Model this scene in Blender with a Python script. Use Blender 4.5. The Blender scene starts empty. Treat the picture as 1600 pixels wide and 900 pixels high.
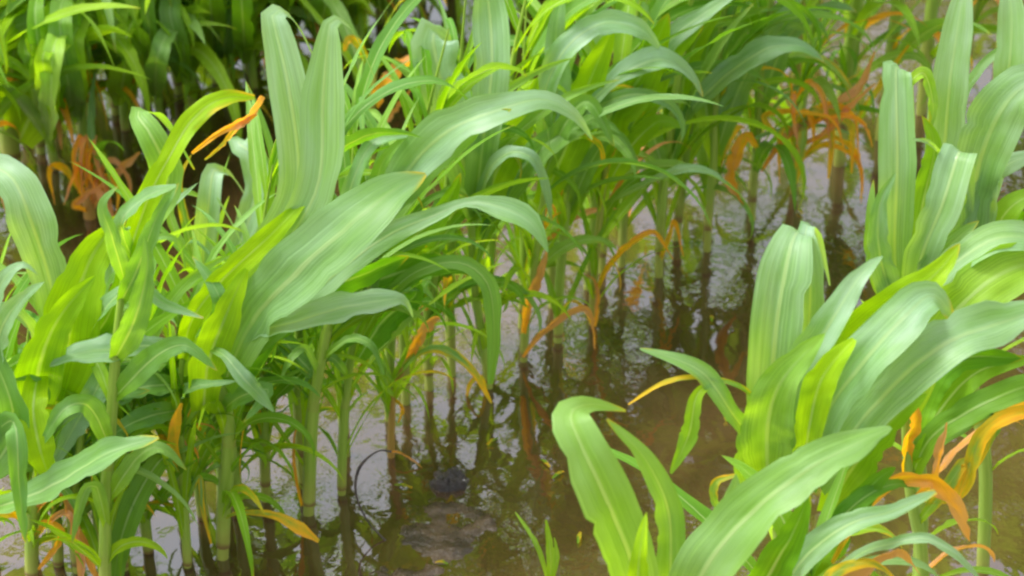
import bpy, bmesh, math, random
from mathutils import Vector, Matrix, noise

S = bpy.context.scene
COL = S.collection
R = math.radians
# ------------------------------------------------------------------ camera
PITCH, FPX, CH = R(30), 3209.0, 1.5          # looking down 30 deg, focal length in 1600-px units, eye height
CAM = Vector((0, 0, CH))
FW = Vector((0, math.cos(PITCH), -math.sin(PITCH)))
UP = Vector((0, math.sin(PITCH), math.cos(PITCH)))
RT = Vector((1, 0, 0))
Z = Vector((0, 0, 1))
cam = bpy.data.cameras.new('camera'); camo = bpy.data.objects.new('camera', cam); COL.objects.link(camo)
camo.location = CAM; camo.rotation_euler = (math.pi / 2 - PITCH, 0, 0)
cam.sensor_width = 36; cam.lens = 36 * FPX / 1600
cam.clip_start = 0.05; cam.clip_end = 2000
cam.dof.use_dof = True; cam.dof.focus_distance = 2.15; cam.dof.aperture_fstop = 8.0
S.camera = camo

def ray(u, v):
    return (RT * ((u - 800) / FPX) - UP * ((v - 450) / FPX) + FW)
def ground(u, v, h=0.0):
    d = ray(u, v); return CAM + d * ((h - CH) / d.z)
def at(u, v, y):                               # the point of that sight line at depth y across the field
    d = ray(u, v); return CAM + d * (y / d.y)
def depth(p): return (p - CAM).dot(FW)

# ------------------------------------------------------------------ nodes
def mat(name):
    m = bpy.data.materials.new(name); m.use_nodes = True
    nt = m.node_tree; nt.nodes.clear()
    return m, nt
class G:
    def __init__(s, nt): s.nt = nt
    def n(s, t, **kw):
        nd = s.nt.nodes.new(t)
        for k, v in kw.items(): setattr(nd, k, v)
        return nd
    def l(s, a, b): s.nt.links.new(a, b)
    def put(s, sock, v):
        if isinstance(v, bpy.types.NodeSocket): s.l(v, sock)
        elif v is not None: sock.default_value = v
    def math(s, op, a, b=None, c=None, clamp=False):
        nd = s.n('ShaderNodeMath', operation=op, use_clamp=clamp)
        s.put(nd.inputs[0], a); s.put(nd.inputs[1], b); s.put(nd.inputs[2], c)
        return nd.outputs[0]
    def mix(s, f, a, b, mode='MIX'):
        nd = s.n('ShaderNodeMix', data_type='RGBA', blend_type=mode)
        s.put(nd.inputs[0], f); s.put(nd.inputs[6], a); s.put(nd.inputs[7], b)
        return nd.outputs[2]
    def noise(s, vec, scale, detail=3, rough=.5, dist=0):
        nd = s.n('ShaderNodeTexNoise')
        if vec is not None: s.l(vec, nd.inputs['Vector'])
        nd.inputs['Scale'].default_value = scale; nd.inputs['Detail'].default_value = detail
        nd.inputs['Roughness'].default_value = rough; nd.inputs['Distortion'].default_value = dist
        return nd.outputs['Fac']
    def ramp(s, f, stops, interp='LINEAR'):
        nd = s.n('ShaderNodeValToRGB'); r = nd.color_ramp; r.interpolation = interp
        while len(r.elements) < len(stops): r.elements.new(.5)
        for e, (p, c) in zip(r.elements, stops): e.position = p; e.color = (*c, 1) if len(c) == 3 else c
        s.l(f, nd.inputs[0]); return nd.outputs[0]
    def map(s, f, a, b, c=0., d=1.):
        nd = s.n('ShaderNodeMapRange', interpolation_type='SMOOTHSTEP')
        s.put(nd.inputs[0], f)
        for i, v in enumerate((a, b, c, d)): s.put(nd.inputs[i + 1], v)
        return nd.outputs[0]
    def mapping(s, vec, scale, loc=None):
        nd = s.n('ShaderNodeMapping'); s.l(vec, nd.inputs['Vector']); nd.inputs['Scale'].default_value = scale
        if loc is not None: s.l(loc, nd.inputs['Location'])
        return nd.outputs[0]

def make_leaf_mat():
    m, nt = mat('maize_leaf'); g = G(nt)
    out = g.n('ShaderNodeOutputMaterial')
    uv = g.n('ShaderNodeUVMap').outputs[0]
    sep = g.n('ShaderNodeSeparateXYZ'); g.l(uv, sep.inputs[0]); U, V = sep.outputs[0], sep.outputs[1]
    oi = g.n('ShaderNodeObjectInfo'); oc = g.n('ShaderNodeSeparateColor'); g.l(oi.outputs['Color'], oc.inputs[0])
    wilt, young, blue = oc.outputs[0], oc.outputs[1], oc.outputs[2]
    rnd = oi.outputs['Random']
    off = g.n('ShaderNodeCombineXYZ'); g.l(g.math('MULTIPLY', rnd, 37.), off.inputs[0]); g.l(g.math('MULTIPLY', rnd, 91.), off.inputs[1])
    veins = g.noise(g.mapping(uv, (34, .8, 1), off.outputs[0]), 1.0, 2)
    fine = g.noise(g.mapping(uv, (95, 2.2, 1), off.outputs[0]), 1.0, 1)
    blot = g.noise(g.mapping(uv, (1.6, 5, 1), off.outputs[0]), 1.0, 3)
    rib = g.map(g.math('ABSOLUTE', g.math('SUBTRACT', U, .5)), .018, .055, 1., 0.)
    rib = g.math('MULTIPLY', rib, g.map(V, .45, .98, 1., .15))
    # green -> young yellow green near the whorl, bluish waxy bloom and sky sheen coloured into the old blades
    yo = g.math('ADD', young, g.math('MULTIPLY', g.map(V, 0., .5, .55, 0.), g.math('ADD', .35, young)), clamp=True)
    green = g.mix(yo, (.085, .265, .002, 1), (.350, .560, .001, 1))
    wax_sheen = g.noise(g.mapping(uv, (2.5, 2.6, 1), off.outputs[0]), 1.0, 4, .6)
    bl = g.math('MULTIPLY', g.math('MULTIPLY_ADD', blue, .82, .03), g.map(wax_sheen, .25, .62, .6, 1.25), clamp=True)
    bl = g.math('MULTIPLY', bl, g.map(V, .0, .35, .25, 1.))
    green = g.mix(bl, green, (.310, .475, .375, 1))
    green = g.mix(g.map(blot, .35, .7, 0., .35), green, (.16, .36, .02, 1))
    k = g.math('ADD', g.math('MULTIPLY', g.math('SUBTRACT', veins, .5), .5), g.math('MULTIPLY', g.math('SUBTRACT', fine, .5), .5))
    green = g.mix(g.map(k, -.25, .25, 0., 1.), g.mix(1., green, (.72, .76, .6, 1), 'MULTIPLY'), g.mix(1., green, (1.25, 1.2, 1.2, 1), 'MULTIPLY'))
    green = g.mix(g.math('MULTIPLY', rib, .55), green, (.46, .60, .30, 1))
    # wilting runs from the tip and the edges inwards
    edge = g.math('MULTIPLY', g.math('ABSOLUTE', g.math('SUBTRACT', U, .5)), .35)
    wv = g.math('ADD', g.math('ADD', g.math('MULTIPLY', wilt, 1.75), g.math('MULTIPLY', V, .55)), g.math('ADD', edge, -.85))
    wv = g.math('ADD', wv, g.math('MULTIPLY', g.math('SUBTRACT', blot, .5), 1.1), clamp=True)
    wv = g.math('MULTIPLY', wv, g.map(wilt, .0, .12, 0., 1.))
    tip = g.math('MULTIPLY', g.map(g.math('ADD', V, g.math('MULTIPLY', edge, .4)), .95, 1.05, 0., .75), g.map(rnd, .45, .6, 0., 1.))
    wv = g.math('MAXIMUM', wv, g.math('MULTIPLY', tip, .35))
    dry = g.ramp(wv, [(0, (.3, .42, .02)), (.3, (.60, .50, .04)), (.55, (.90, .53, .03)), (.8, (.88, .42, .06)), (1, (.70, .38, .18))])
    dry = g.mix(g.map(k, -.25, .25, 0., 1.), g.mix(1., dry, (.75, .7, .6, 1), 'MULTIPLY'), dry)
    colr = g.mix(g.map(wv, .02, .3, 0., 1.), green, dry)
    p = g.n('ShaderNodeBsdfPrincipled')
    g.l(colr, p.inputs['Base Color'])
    g.l(g.map(blot, .3, .7, .34, .52), p.inputs['Roughness'])
    p.inputs['IOR'].default_value = 1.5
    g.put(p.inputs['Specular IOR Level'], g.math('MULTIPLY', g.map(bl, 0., .8, .18, .55), g.map(wilt, 0., .5, 1., .6)))
    tr = g.n('ShaderNodeBsdfTranslucent')
    tc = g.mix(1., colr, (1.45, 1.35, .10, 1), 'MULTIPLY'); g.l(tc, tr.inputs['Color'])
    bp = g.n('ShaderNodeBump'); bp.inputs['Strength'].default_value = .35; bp.inputs['Distance'].default_value = .002
    g.l(g.math('ADD', veins, g.math('MULTIPLY', rib, .6)), bp.inputs['Height'])
    g.l(bp.outputs[0], p.inputs['Normal'])
    mx = g.n('ShaderNodeMixShader'); mx.inputs[0].default_value = .5
    g.l(p.outputs[0], mx.inputs[1]); g.l(tr.outputs[0], mx.inputs[2]); g.l(mx.outputs[0], out.inputs[0])
    return m

def make_stalk_mat():
    m, nt = mat('maize_stalk'); g = G(nt)
    out = g.n('ShaderNodeOutputMaterial'); uv = g.n('ShaderNodeUVMap').outputs[0]
    sep = g.n('ShaderNodeSeparateXYZ'); g.l(uv, sep.inputs[0]); V = sep.outputs[1]
    oi = g.n('ShaderNodeObjectInfo'); oc = g.n('ShaderNodeSeparateColor'); g.l(oi.outputs['Color'], oc.inputs[0])
    off = g.n('ShaderNodeCombineXYZ'); g.l(g.math('MULTIPLY', oi.outputs['Random'], 37.), off.inputs[0])
    nz = g.noise(g.mapping(uv, (14, 1.5, 1), off.outputs[0]), 1., 3)
    bl = g.noise(g.mapping(uv, (2, 7, 1), off.outputs[0]), 1., 3)
    gr = g.mix(nz, (.15, .30, .012, 1), (.40, .54, .08, 1))
    low = g.mix(bl, (.24, .27, .03, 1), (.42, .48, .09, 1))
    c = g.mix(g.map(g.math('ADD', V, g.math('MULTIPLY', g.math('SUBTRACT', bl, .5), .3)), .05, .45, 0., 1.), low, gr)
    base = g.map(g.math('ADD', V, g.math('MULTIPLY', g.math('SUBTRACT', bl, .5), .08)), .01, .075, .8, 0.)
    c = g.mix(base, c, (.17, .075, .03, 1))
    c = g.mix(oc.outputs[0], c, g.mix(nz, (.34, .12, .03, 1), (.55, .27, .07, 1)))
    p = g.n('ShaderNodeBsdfPrincipled'); g.l(c, p.inputs['Base Color']); p.inputs['Roughness'].default_value = .42
    bp = g.n('ShaderNodeBump'); bp.inputs['Strength'].default_value = .4; bp.inputs['Distance'].default_value = .002
    g.l(nz, bp.inputs['Height']); g.l(bp.outputs[0], p.inputs['Normal'])
    tr = g.n('ShaderNodeBsdfTranslucent'); g.l(c, tr.inputs['Color'])
    mx = g.n('ShaderNodeMixShader'); mx.inputs[0].default_value = .15
    g.l(p.outputs[0], mx.inputs[1]); g.l(tr.outputs[0], mx.inputs[2]); g.l(mx.outputs[0], out.inputs[0])
    return m

def make_water_mat():
    m, nt = mat('muddy_water'); g = G(nt)
    out = g.n('ShaderNodeOutputMaterial'); ge = g.n('ShaderNodeNewGeometry').outputs['Position']
    a = g.noise(ge, 5., 4, .55, .6); b = g.noise(ge, 40., 3)
    c = g.ramp(g.math('ADD', g.math('MULTIPLY', a, .8), g.math('MULTIPLY', b, .2)), [(.3, (.036, .019, .0075)), (.5, (.058, .031, .012)), (.7, (.080, .046, .020))])
    p = g.n('ShaderNodeBsdfPrincipled'); g.l(c, p.inputs['Base Color'])
    g.put(p.inputs['Roughness'], .02); p.inputs['IOR'].default_value = 1.85
    p.inputs['Specular IOR Level'].default_value = .9
    r1 = g.noise(g.mapping(ge, (1, .8, 1)), 22., 2, .5, .4); r2 = g.noise(ge, 90., 2, .5)
    calm = g.map(g.noise(ge, 3.2, 2), .42, .62, .12, 1.)
    h = g.math('MULTIPLY', g.math('ADD', r1, g.math('MULTIPLY', r2, .16)), calm)
    bp = g.n('ShaderNodeBump'); bp.inputs['Strength'].default_value = .55; bp.inputs['Distance'].default_value = .0034
    g.l(h, bp.inputs['Height']); g.l(bp.outputs[0], p.inputs['Normal']); g.l(p.outputs[0], out.inputs[0])
    return m

def make_mud_mat(name, c0, c1, rough=.35):
    m, nt = mat(name); g = G(nt)
    out = g.n('ShaderNodeOutputMaterial'); ge = g.n('ShaderNodeNewGeometry').outputs['Position']
    a = g.noise(ge, 28., 6, .65); b = g.noise(ge, 160., 4, .6)
    p = g.n('ShaderNodeBsdfPrincipled'); g.l(g.mix(g.map(a, .35, .65), c0, c1), p.inputs['Base Color'])
    g.l(g.map(b, .3, .7, rough - .15, rough + .25), p.inputs['Roughness'])
    bp = g.n('ShaderNodeBump'); bp.inputs['Strength'].default_value = .8; bp.inputs['Distance'].default_value = .008
    g.l(g.math('ADD', a, g.math('MULTIPLY', b, .4)), bp.inputs['Height']); g.l(bp.outputs[0], p.inputs['Normal'])
    g.l(p.outputs[0], out.inputs[0]); return m

LEAF = make_leaf_mat(); STALK = make_stalk_mat(); WATER = make_water_mat()
MUD = make_mud_mat('wet_mud', (.030, .019, .010, 1), (.100, .064, .040, 1), .18)
CLOD = make_mud_mat('dark_clod', (.016, .011, .010, 1), (.06, .043, .034, 1), .3)
SOIL = make_mud_mat('wet_soil', (.06, .04, .02, 1), (.12, .08, .04, 1))

# ------------------------------------------------------------------ shapes
def link(name, me, parent=None, material=None, color=None):
    o = bpy.data.objects.new(name, me); COL.objects.link(o)
    if parent: o.parent = parent
    if material: me.materials.append(material)
    if color: o.color = (*color, 1)
    return o
def catmull(P, n):
    m = len(P) - 1; out = []
    L = [0]
    for i in range(m): L.append(L[-1] + max(1e-5, (P[i + 1][0] - P[i][0]).length))
    for k in range(n + 1):
        s = L[-1] * k / n; i = 0
        while i < m - 1 and s > L[i + 1]: i += 1
        f = (s - L[i]) / (L[i + 1] - L[i])
        a, b, c, d = (P[max(i - 1, 0)], P[i], P[i + 1], P[min(i + 2, m)])
        def cr(x0, x1, x2, x3):
            return x1 + (x2 - x0) * (.5 * f) + (x0 * 2 - x1 * 5 + x2 * 4 - x3) * (.5 * f * f) + (x1 * 3 - x0 - x2 * 3 + x3) * (.5 * f ** 3)
        out.append((cr(a[0], b[0], c[0], d[0]), max(0, b[1] + (c[1] - b[1]) * f), b[2] + (c[2] - b[2]) * f))
    return out
def sm(a, b, x):
    x = min(1, max(0, (x - a) / (b - a))); return x * x * (3 - 2 * x)
def prof(t): return (.38 + .62 * sm(0, .38, t)) * max(0, 1 - t ** 2.6) ** .85

def blade(pts, seed, normal=None, k=0., fold_at=2., fold=.22, ruffle=.05, origin=None, n=34, nx=8, twist=0., rough=1.):
    """pts: (Vector, width, _) along the midrib; a gutter-shaped, wavy-edged ribbon"""
    rr = random.Random(seed)
    C = catmull(pts, n); N = None; vs = []; uvs = []
    notch = [(rr.random() < .5, rr.uniform(.3, 1.), rr.uniform(.02, .06), rr.uniform(.08, .3)) for _ in range(5)]; off = Vector((rr.uniform(0, 50), rr.uniform(0, 50), 0))
    ph = [rr.uniform(0, 6.28) for _ in range(4)]; fr = [rr.uniform(2.2, 4.2), rr.uniform(5, 8)]
    for i, (p, w, kk) in enumerate(C):
        a = C[max(0, i - 1)][0]; b = C[min(n, i + 1)][0]
        T = (b - a).normalized(); t = i / n
        Nt = None if N is None else (N - T * N.dot(T)).normalized()
        if normal is not None:
            Nn = Nt if Nt else (normal - T * normal.dot(T)).normalized()
        elif N is not None and t > fold_at:
            Nn = Nt
        else:
            V = (CAM - p).normalized(); N0 = V - T * V.dot(T); Nu = Z - T * Z.dot(T)
            q = abs(kk) * sm(.1, .5, Nu.length)
            Nn = N0.normalized() * (1 - q) + (Nu.normalized() if Nu.length > .05 else N0) * (q if kk >= 0 else -q)
            Nn = Nn - T * Nn.dot(T)
            Nn = Nn.normalized() if Nn.length > 1e-4 else (Nt or Z)
            if Nt is not None: Nn = (Nn * .45 + Nt * .55).normalized()
        N = Nn
        Nr = N if not twist else Matrix.Rotation(twist * t, 3, T) @ N
        Wd = T.cross(Nr)
        for j in range(nx + 1):
            s = j / nx * 2 - 1
            side = 0 if s < 0 else 1
            rf = ruffle * w * s * s * (math.sin(fr[0] * 6.28 * t + ph[side]) + .5 * math.sin(fr[1] * 6.28 * t + ph[2 + side]))
            rf *= sm(.02, .25, t)
            q = Vector((s * .9, t * 5.5, 0)) + off
            rf += rough * w * (.085 * noise.noise(q) + .06 * noise.noise(q * 2.7)) * sm(.03, .3, t)
            ww = w * (1 + rough * .07 * noise.noise(Vector((side * 9, t * 9, 3)) + off))
            for sd, nt_, nw, nd in notch:
                if sd == bool(side) and abs(t - nt_) < nw: ww *= 1 - rough * nd * (1 - abs(t - nt_) / nw)
            z = fold * w * (abs(s) ** 1.25) * (1 - .55 * t) + rf
            vs.append(p + Wd * (s * ww * .5) + Nr * z); uvs.append((j / nx, t))
    me = bpy.data.meshes.new('leaf')
    o = origin or C[0][0]
    fs = [(i * (nx + 1) + j, i * (nx + 1) + j + 1, (i + 1) * (nx + 1) + j + 1, (i + 1) * (nx + 1) + j) for i in range(n) for j in range(nx)]
    me.from_pydata([v - o for v in vs], [], fs)
    ul = me.uv_layers.new(name='UVMap')
    for l in me.loops: ul.data[l.index].uv = uvs[l.vertex_index]
    for p in me.polygons: p.use_smooth = True
    return me
def tube(pts, origin, n=22, nx=10, bulge=0.):
    C = catmull(pts, n); vs = []; uvs = []; X = Vector((1, 0, 0)); L = 0
    for i, (p, r, _) in enumerate(C):
        T = (C[min(n, i + 1)][0] - C[max(0, i - 1)][0]).normalized()
        X = (X - T * X.dot(T)).normalized(); Y = T.cross(X); t = i / n
        r2 = r * (1 + bulge * max(0, math.cos(t * 6.28 * 4)) ** 8)
        for j in range(nx + 1):
            a = 6.2832 * j / nx
            vs.append(p + X * (math.cos(a) * r2) + Y * (math.sin(a) * r2 * .86) - origin); uvs.append((j / nx, t))
    me = bpy.data.meshes.new('stalk')
    fs = [(i * (nx + 1) + j, i * (nx + 1) + j + 1, (i + 1) * (nx + 1) + j + 1, (i + 1) * (nx + 1) + j) for i in range(n) for j in range(nx)]
    me.from_pydata(vs, [], fs)
    ul = me.uv_layers.new(name='UVMap')
    for l in me.loops: ul.data[l.index].uv = uvs[l.vertex_index]
    for p in me.polygons: p.use_smooth = True
    return me

NPL = [0]; PLANTS = []
class Plant:
    def __init__(s, base, label, group, name='maize_plant', cat='maize plant'):
        NPL[0] += 1; s.id = NPL[0]; s.k = 0
        s.b = base if isinstance(base, Vector) else ground(*base)
        s.y = s.b.y
        o = bpy.data.objects.new(name, None); COL.objects.link(o); o.location = s.b
        o.empty_display_size = .05
        o['label'] = label; o['category'] = cat
        if group: o['group'] = group
        s.yo = 0.; s.ds = 0.; s.group = group; PLANTS.append(s); s.o = o; s.rr = random.Random(s.id * 7919)
    def pt(s, u, v, d=0.): return at(u, v, s.y + d)
    def stalk(s, pts, r, wilt=0., sheath=True, top=.6):
        """pts in picture units with d; starts in the ground"""
        P = [s.b - Z * .03] + [s.pt(*p) for p in pts]
        m = len(P) - 1
        rs = [.56 * r * depth(s.b) / FPX * (1.1 - (1.1 - top) * i / m) for i in range(m + 1)]
        s._stalk([(p, q, 0) for p, q in zip(P, rs)], wilt, sheath)
    def _stalk(s, pts, wilt, sheath=True):
        st = link('stalk', tube(pts, s.b, 30, 10, .16), s.o, STALK, (wilt, 0, 0)); s.st = st
        s.axis = [p[0] for p in pts]
        if sheath:
            C = catmull(pts, 24)
            for a, b in ((3, 11), (9, 18)):
                q = [(C[i][0], C[i][1] * (1.16 + .16 * (i - a) / (b - a)), 0) for i in range(a, b + 1)]
                link('sheath', tube(q, s.b, 10, 10), st, STALK, (wilt, 0, 0))
    def leaf(s, pts, w, k=.2, wilt=0., young=.1, blue=.25, fold=None, ruffle=.075, curl=False, label=None, gut=.2, twist=0.):
        """pts (u,v,d); w width in picture units (number or one per point); curl: the tip folds over to the back"""
        if wilt > .3: pts = [(u, v, d + s.ds) for u, v, d in pts]
        f = .70 if wilt > .5 else .9
        w = [x * f for x in w] if isinstance(w, (list, tuple)) else w * f
        if wilt > .5: twist += s.rr.choice((-1, 1)) * s.rr.uniform(.4, 1.4); ruffle *= 1.5
        P = [s.pt(*p) for p in pts]; m = len(P) - 1; fa = 2.
        cum = [0]
        for i in range(m): cum.append(cum[-1] + (P[i + 1] - P[i]).length)
        W = [wi * depth(p) / FPX for wi, p in zip(w, P)] if isinstance(w, (list, tuple)) else None
        if curl:
            ext = .13; a = P[-1]; L0 = cum[-1]
            lw = W[-1] if W else w * depth(a) / FPX * .85
            if not W: W = [w * depth(p) / FPX * (.42 + .58 * sm(0, .4, c / L0)) * (1 if c < L0 * .7 else .93) for p, c in zip(P, cum)]
            P += [a + Vector((.006, .012, -.001)), a + Vector((.02, .045, -.03)), a + Vector((.04, .075, -.10))]
            W += [lw * .8, lw * .55, .002]
            m = len(P) - 1; cum = [0]
            for i in range(m): cum.append(cum[-1] + (P[i + 1] - P[i]).length)
            fa = L0 / cum[-1] - .04
        elif W is None:
            W = [w * depth(p) / FPX * prof(c / cum[-1]) for p, c in zip(P, cum)]
            # keep the pointed profile between control points
            Q = []; 
            fine = catmull([(p, 0, 0) for p in P], 14)
            P = [f[0] for f in fine]; cum = [i / 14 for i in range(15)]
            W = [w * depth(p) / FPX * prof(c) for p, c in zip(P, cum)]
        kk = k if isinstance(k, (list, tuple)) else [k] * len(P)
        if len(kk) != len(P): kk = [kk[min(len(kk) - 1, int(i / (len(P) - 1) * (len(kk) - 1) + .5))] for i in range(len(P))]
        s.k += 1
        me = blade(list(zip(P, W, kk)), s.id * 131 + s.k, fold_at=fa, ruffle=ruffle, origin=s.b, fold=gut * (2.2 if wilt > .5 else 1), twist=twist, rough=2.6 if wilt > .5 else 1.)
        o = link('leaf', me, s.o, LEAF, (wilt, young, blue))
        if label: o['label'] = label
        elif wilt > .6: o['label'] = 'wilted orange leaf'
        elif wilt > .3: o['label'] = 'yellowing leaf'
        return o
    def grow(s, h, az, elev, length, w, droop, wilt=0., young=.1, blue=.2, roll=0., ruffle=.06, along=None):
        """a free leaf in metres from height h on the stalk"""
        ax = s.axis; tot = ax[-1].z
        i = 0
        while i < len(ax) - 2 and ax[i + 1].z < h: i += 1
        f = (h - ax[i].z) / max(1e-4, ax[i + 1].z - ax[i].z); f = min(1, max(0, f))
        p = ax[i].lerp(ax[i + 1], f); P = []
        D = Vector((math.cos(az), math.sin(az), 0)); e = elev; n = 14
        for j in range(n + 1):
            t = j / n
            P.append((p.copy(), w * prof(t), 0))
            p = p + (D * math.cos(e) + Z * math.sin(e)) * (length / n)
            e -= droop / n * (.4 + 1.4 * t)
            if p.z < .004: p.z = .004
        Wd = D.cross(Z); T0 = D * math.cos(elev) + Z * math.sin(elev)
        N0 = Wd.cross(T0); N0 = Matrix.Rotation(roll, 3, T0) @ N0
        s.k += 1
        me = blade(P, s.id * 131 + s.k, normal=N0, ruffle=s.rr.uniform(.03, .11), origin=s.b, n=18, nx=6, twist=s.rr.uniform(-1.1, 1.1), fold=s.rr.uniform(.08, .3))
        o = link('leaf', me, s.o, LEAF, (wilt, young, blue))
        if wilt > .6: o['label'] = 'wilted orange leaf'
        elif wilt > .3: o['label'] = 'yellowing leaf'
        return o
    def fill(s, n, hmin=.1, hmax=.4, size=1., bias=R(35), spread=2.2, dark=True, dry=.07):
        if s.y < 2.45: hmax *= .8; size *= .66
        for _ in range(n):
            r = s.rr; az = bias + r.uniform(-spread, spread)
            if s.y < 2.75 and spread > 2:              # keep the side towards the eye open, the wind blows the blades back
                az = R(62) + r.uniform(-1, 1) * R(95)
            h = r.uniform(hmin, hmax)
            wl = r.uniform(.5, .95) if (r.random() < dry and h < hmin + (hmax - hmin) * .5) else 0.
            if r.random() < .38:                        # narrow old blade hanging along the stem
                s.grow(h, az + r.uniform(-.6, .6), R(r.uniform(35, 75)), r.uniform(.16, .3) * size, r.uniform(.009, .019), R(r.uniform(120, 200)),
                       wilt=wl or (r.uniform(.1, .4) if r.random() < .3 else 0), young=s.yo + r.uniform(0, .8), blue=r.uniform(0, .4) * r.random(), roll=r.uniform(-.9, .9)); continue
            s.grow(h, az, R(r.uniform(45, 84)), r.uniform(.22, .46) * size * (.6 if wl else 1), r.uniform(.016, .038) * size * (.7 if wl else 1), R(r.choice((r.uniform(25, 80), r.uniform(70, 170)))) * (1.25 if wl else 1),
                   wilt=wl, young=s.yo + r.uniform(0, .6), blue=r.uniform(0, .6) * r.random(), roll=r.uniform(-.9, .9))
    def low(s, n):
        r = s.rr                                            # small pale blades and shoots round the foot
        for _ in range(n):
            s.grow(r.uniform(.015, .19), r.uniform(0, 6.28), R(r.uniform(60, 88)), r.uniform(.10, .24), r.uniform(.007, .015), R(r.choice((r.uniform(10, 60), r.uniform(90, 190)))),
                   wilt=r.uniform(.1, .5) if r.random() < .2 else 0, young=r.uniform(.2, 1), blue=0, roll=r.uniform(-1, 1))
    def upright(s, h, r=.011, lean=(.03, 0), wilt=0.):
        b = s.b; q = s.rr
        P = [b - Z * .03]; 
        for i in range(1, 5):
            t = i / 4
            P.append(b + Vector((lean[0] * t * t + q.uniform(-.006, .006), lean[1] * t * t + q.uniform(-.006, .006), h * t)))
        s._stalk([(p, r * (1.1 - .95 * (i / 4) ** 1.5), 0) for i, p in enumerate(P)], wilt)
# ------------------------------------------------------------------ setting
def sheet(name, z, size, material, seg=1):
    me = bpy.data.meshes.new(name); me.from_pydata([(-size, -size, z), (size, -size, z), (size, size, z), (-size, size, z)], [], [(0, 1, 2, 3)])
    o = link(name, me, None, material); o['kind'] = 'structure'; return o
sheet('ground', -.05, 600, SOIL)
sheet('water', 0, 600, WATER)

def mound(name, cu, cv, ru, rv, hgt, seed, material, kind='structure', n=60, sc=16., base=.0):
    c = ground(cu, cv); e = ground(cu + ru, cv); f = ground(cu, cv - rv)
    rx = (e - c).length; ry = (f - c).length; vs = []; fs = []
    for j in range(n + 1):
        for i in range(n + 1):
            x = (i / n * 2 - 1); y = (j / n * 2 - 1); r = math.hypot(x, y)
            q = Vector((x * rx, y * ry, seed))
            h = noise.fractal(q * sc, .9, 2.1, 5) * .5 + noise.noise(q * sc * .5) * .6
            z = hgt * (max(0, 1 - r ** 2.2) * (1 + base) - .55 + h * 1.9) if r < 1 else -.02
            z = max(-.02, z - .02 * max(0, r - .8) * 5)
            vs.append((x * rx, y * ry, z))
    for j in range(n):
        for i in range(n):
            a = j * (n + 1) + i; fs.append((a, a + 1, a + n + 2, a + n + 1))
    me = bpy.data.meshes.new(name); me.from_pydata(vs, [], fs)
    for p in me.polygons: p.use_smooth = True
    o = link(name, me, None, material); o.location = c
    if kind: o['kind'] = kind
    return o
mound('mud', 700, 832, 95, 60, .0038, 3.1, MUD, sc=36.)
mound('mud', 640, 910, 90, 40, .008, 5.2, MUD)
o = mound('mud_clod', 702, 752, 38, 20, .013, 1.7, CLOD, None, 50, 55., .3)
o['label'] = 'dark wet mud clod standing out of the brown water'; o['category'] = 'mud clod'

MAIN, RIGHT, BACK = 'maize plants of the middle row', 'maize plants of the near right row', 'maize plants of the back row'

# ---- middle row, from the near left to the far right
p = Plant((-70, 965), 'maize plant cut by the left edge, one long pale leaf pointing right', MAIN)
p.stalk([(-60, 800), (-40, 680), (-30, 560)], 15)
p.leaf([(-40, 800, 0), (20, 785, -.05), (90, 755, -.08), (160, 712, -.1), (210, 694, -.1), (248, 684, -.1)], [20, 44, 60, 56, 34, 5], .45, blue=.35)
p.leaf([(-40, 760, 0), (10, 700, -.03), (20, 640, -.04), (-10, 560, -.03), (-40, 500, 0)], 70, .1)
p.leaf([(-30, 620, 0), (0, 520, -.03), (30, 470, -.05), (70, 440, -.05)], 55, .3, blue=.7)
p.leaf([(-50, 640, 0), (-10, 470, 0), (30, 415, .0), (60, 430, 0)], 50, .4, blue=.8)
p.leaf([(-30, 700, 0), (20, 660, -.06), (30, 760, -.08), (40, 850, -.09)], 45, -.2, young=.1)
p.fill(6, .08, .45)

p = Plant((45, 905), 'bushy maize plant at the left, bright whorl with pale leaves fanning both ways', MAIN)
p.stalk([(52, 800), (75, 680), (95, 590), (108, 520)], 16)
p.leaf([(85, 640, -.02), (100, 560, -.03), (118, 470, -.03), (150, 390, -.01), (200, 330, .02)], 120, -.1, young=.75, blue=0)
p.leaf([(60, 660, -.03), (60, 580, -.06), (90, 500, -.07), (150, 430, -.06)], 90, -.15, young=.55, blue=0)
p.leaf([(98, 590, 0), (80, 450, .02), (48, 345, .02), (18, 278, .04), (-25, 262, .06), (-60, 300, .08)], [40, 62, 82, 70, 50, 8], .3, blue=.9)
p.leaf([(100, 600, .0), (95, 480, .04), (80, 390, .06), (62, 320, .08)], 40, .1, blue=.5)
p.leaf([(120, 540, 0), (160, 430, -.01), (215, 365, -.01), (262, 325, 0), (310, 285, .02)], 34, .35, blue=.6)
p.leaf([(120, 560, 0), (165, 480, -.04), (215, 452, -.06), (262, 478, -.07), (318, 497, -.08)], [24, 34, 28, 22, 4], .5, blue=.6)
p.leaf([(110, 570, 0), (150, 470, .03), (200, 390, .04), (235, 372, .05), (275, 375, .06), (290, 420, .06)], [20, 26, 20, 14, 10, 2], .3, blue=.3, young=.3)
p.leaf([(90, 620, 0), (50, 520, -.05), (10, 480, -.07), (-40, 490, -.08)], 46, .5, blue=.8)
p.leaf([(60, 580, -.05), (52, 640, -.1), (62, 700, -.12), (80, 755, -.12)], [30, 50, 56, 10], -.2, young=.95, blue=0)
p.leaf([(165, 570, -.02), (150, 610, -.05), (120, 660, -.06), (82, 730, -.07)], [20, 46, 44, 5], -.15, blue=.85)
p.leaf([(60, 720, 0), (20, 640, -.04), (5, 600, -.05), (-20, 560, -.05)], 70, 0, young=.2, blue=0)
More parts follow.
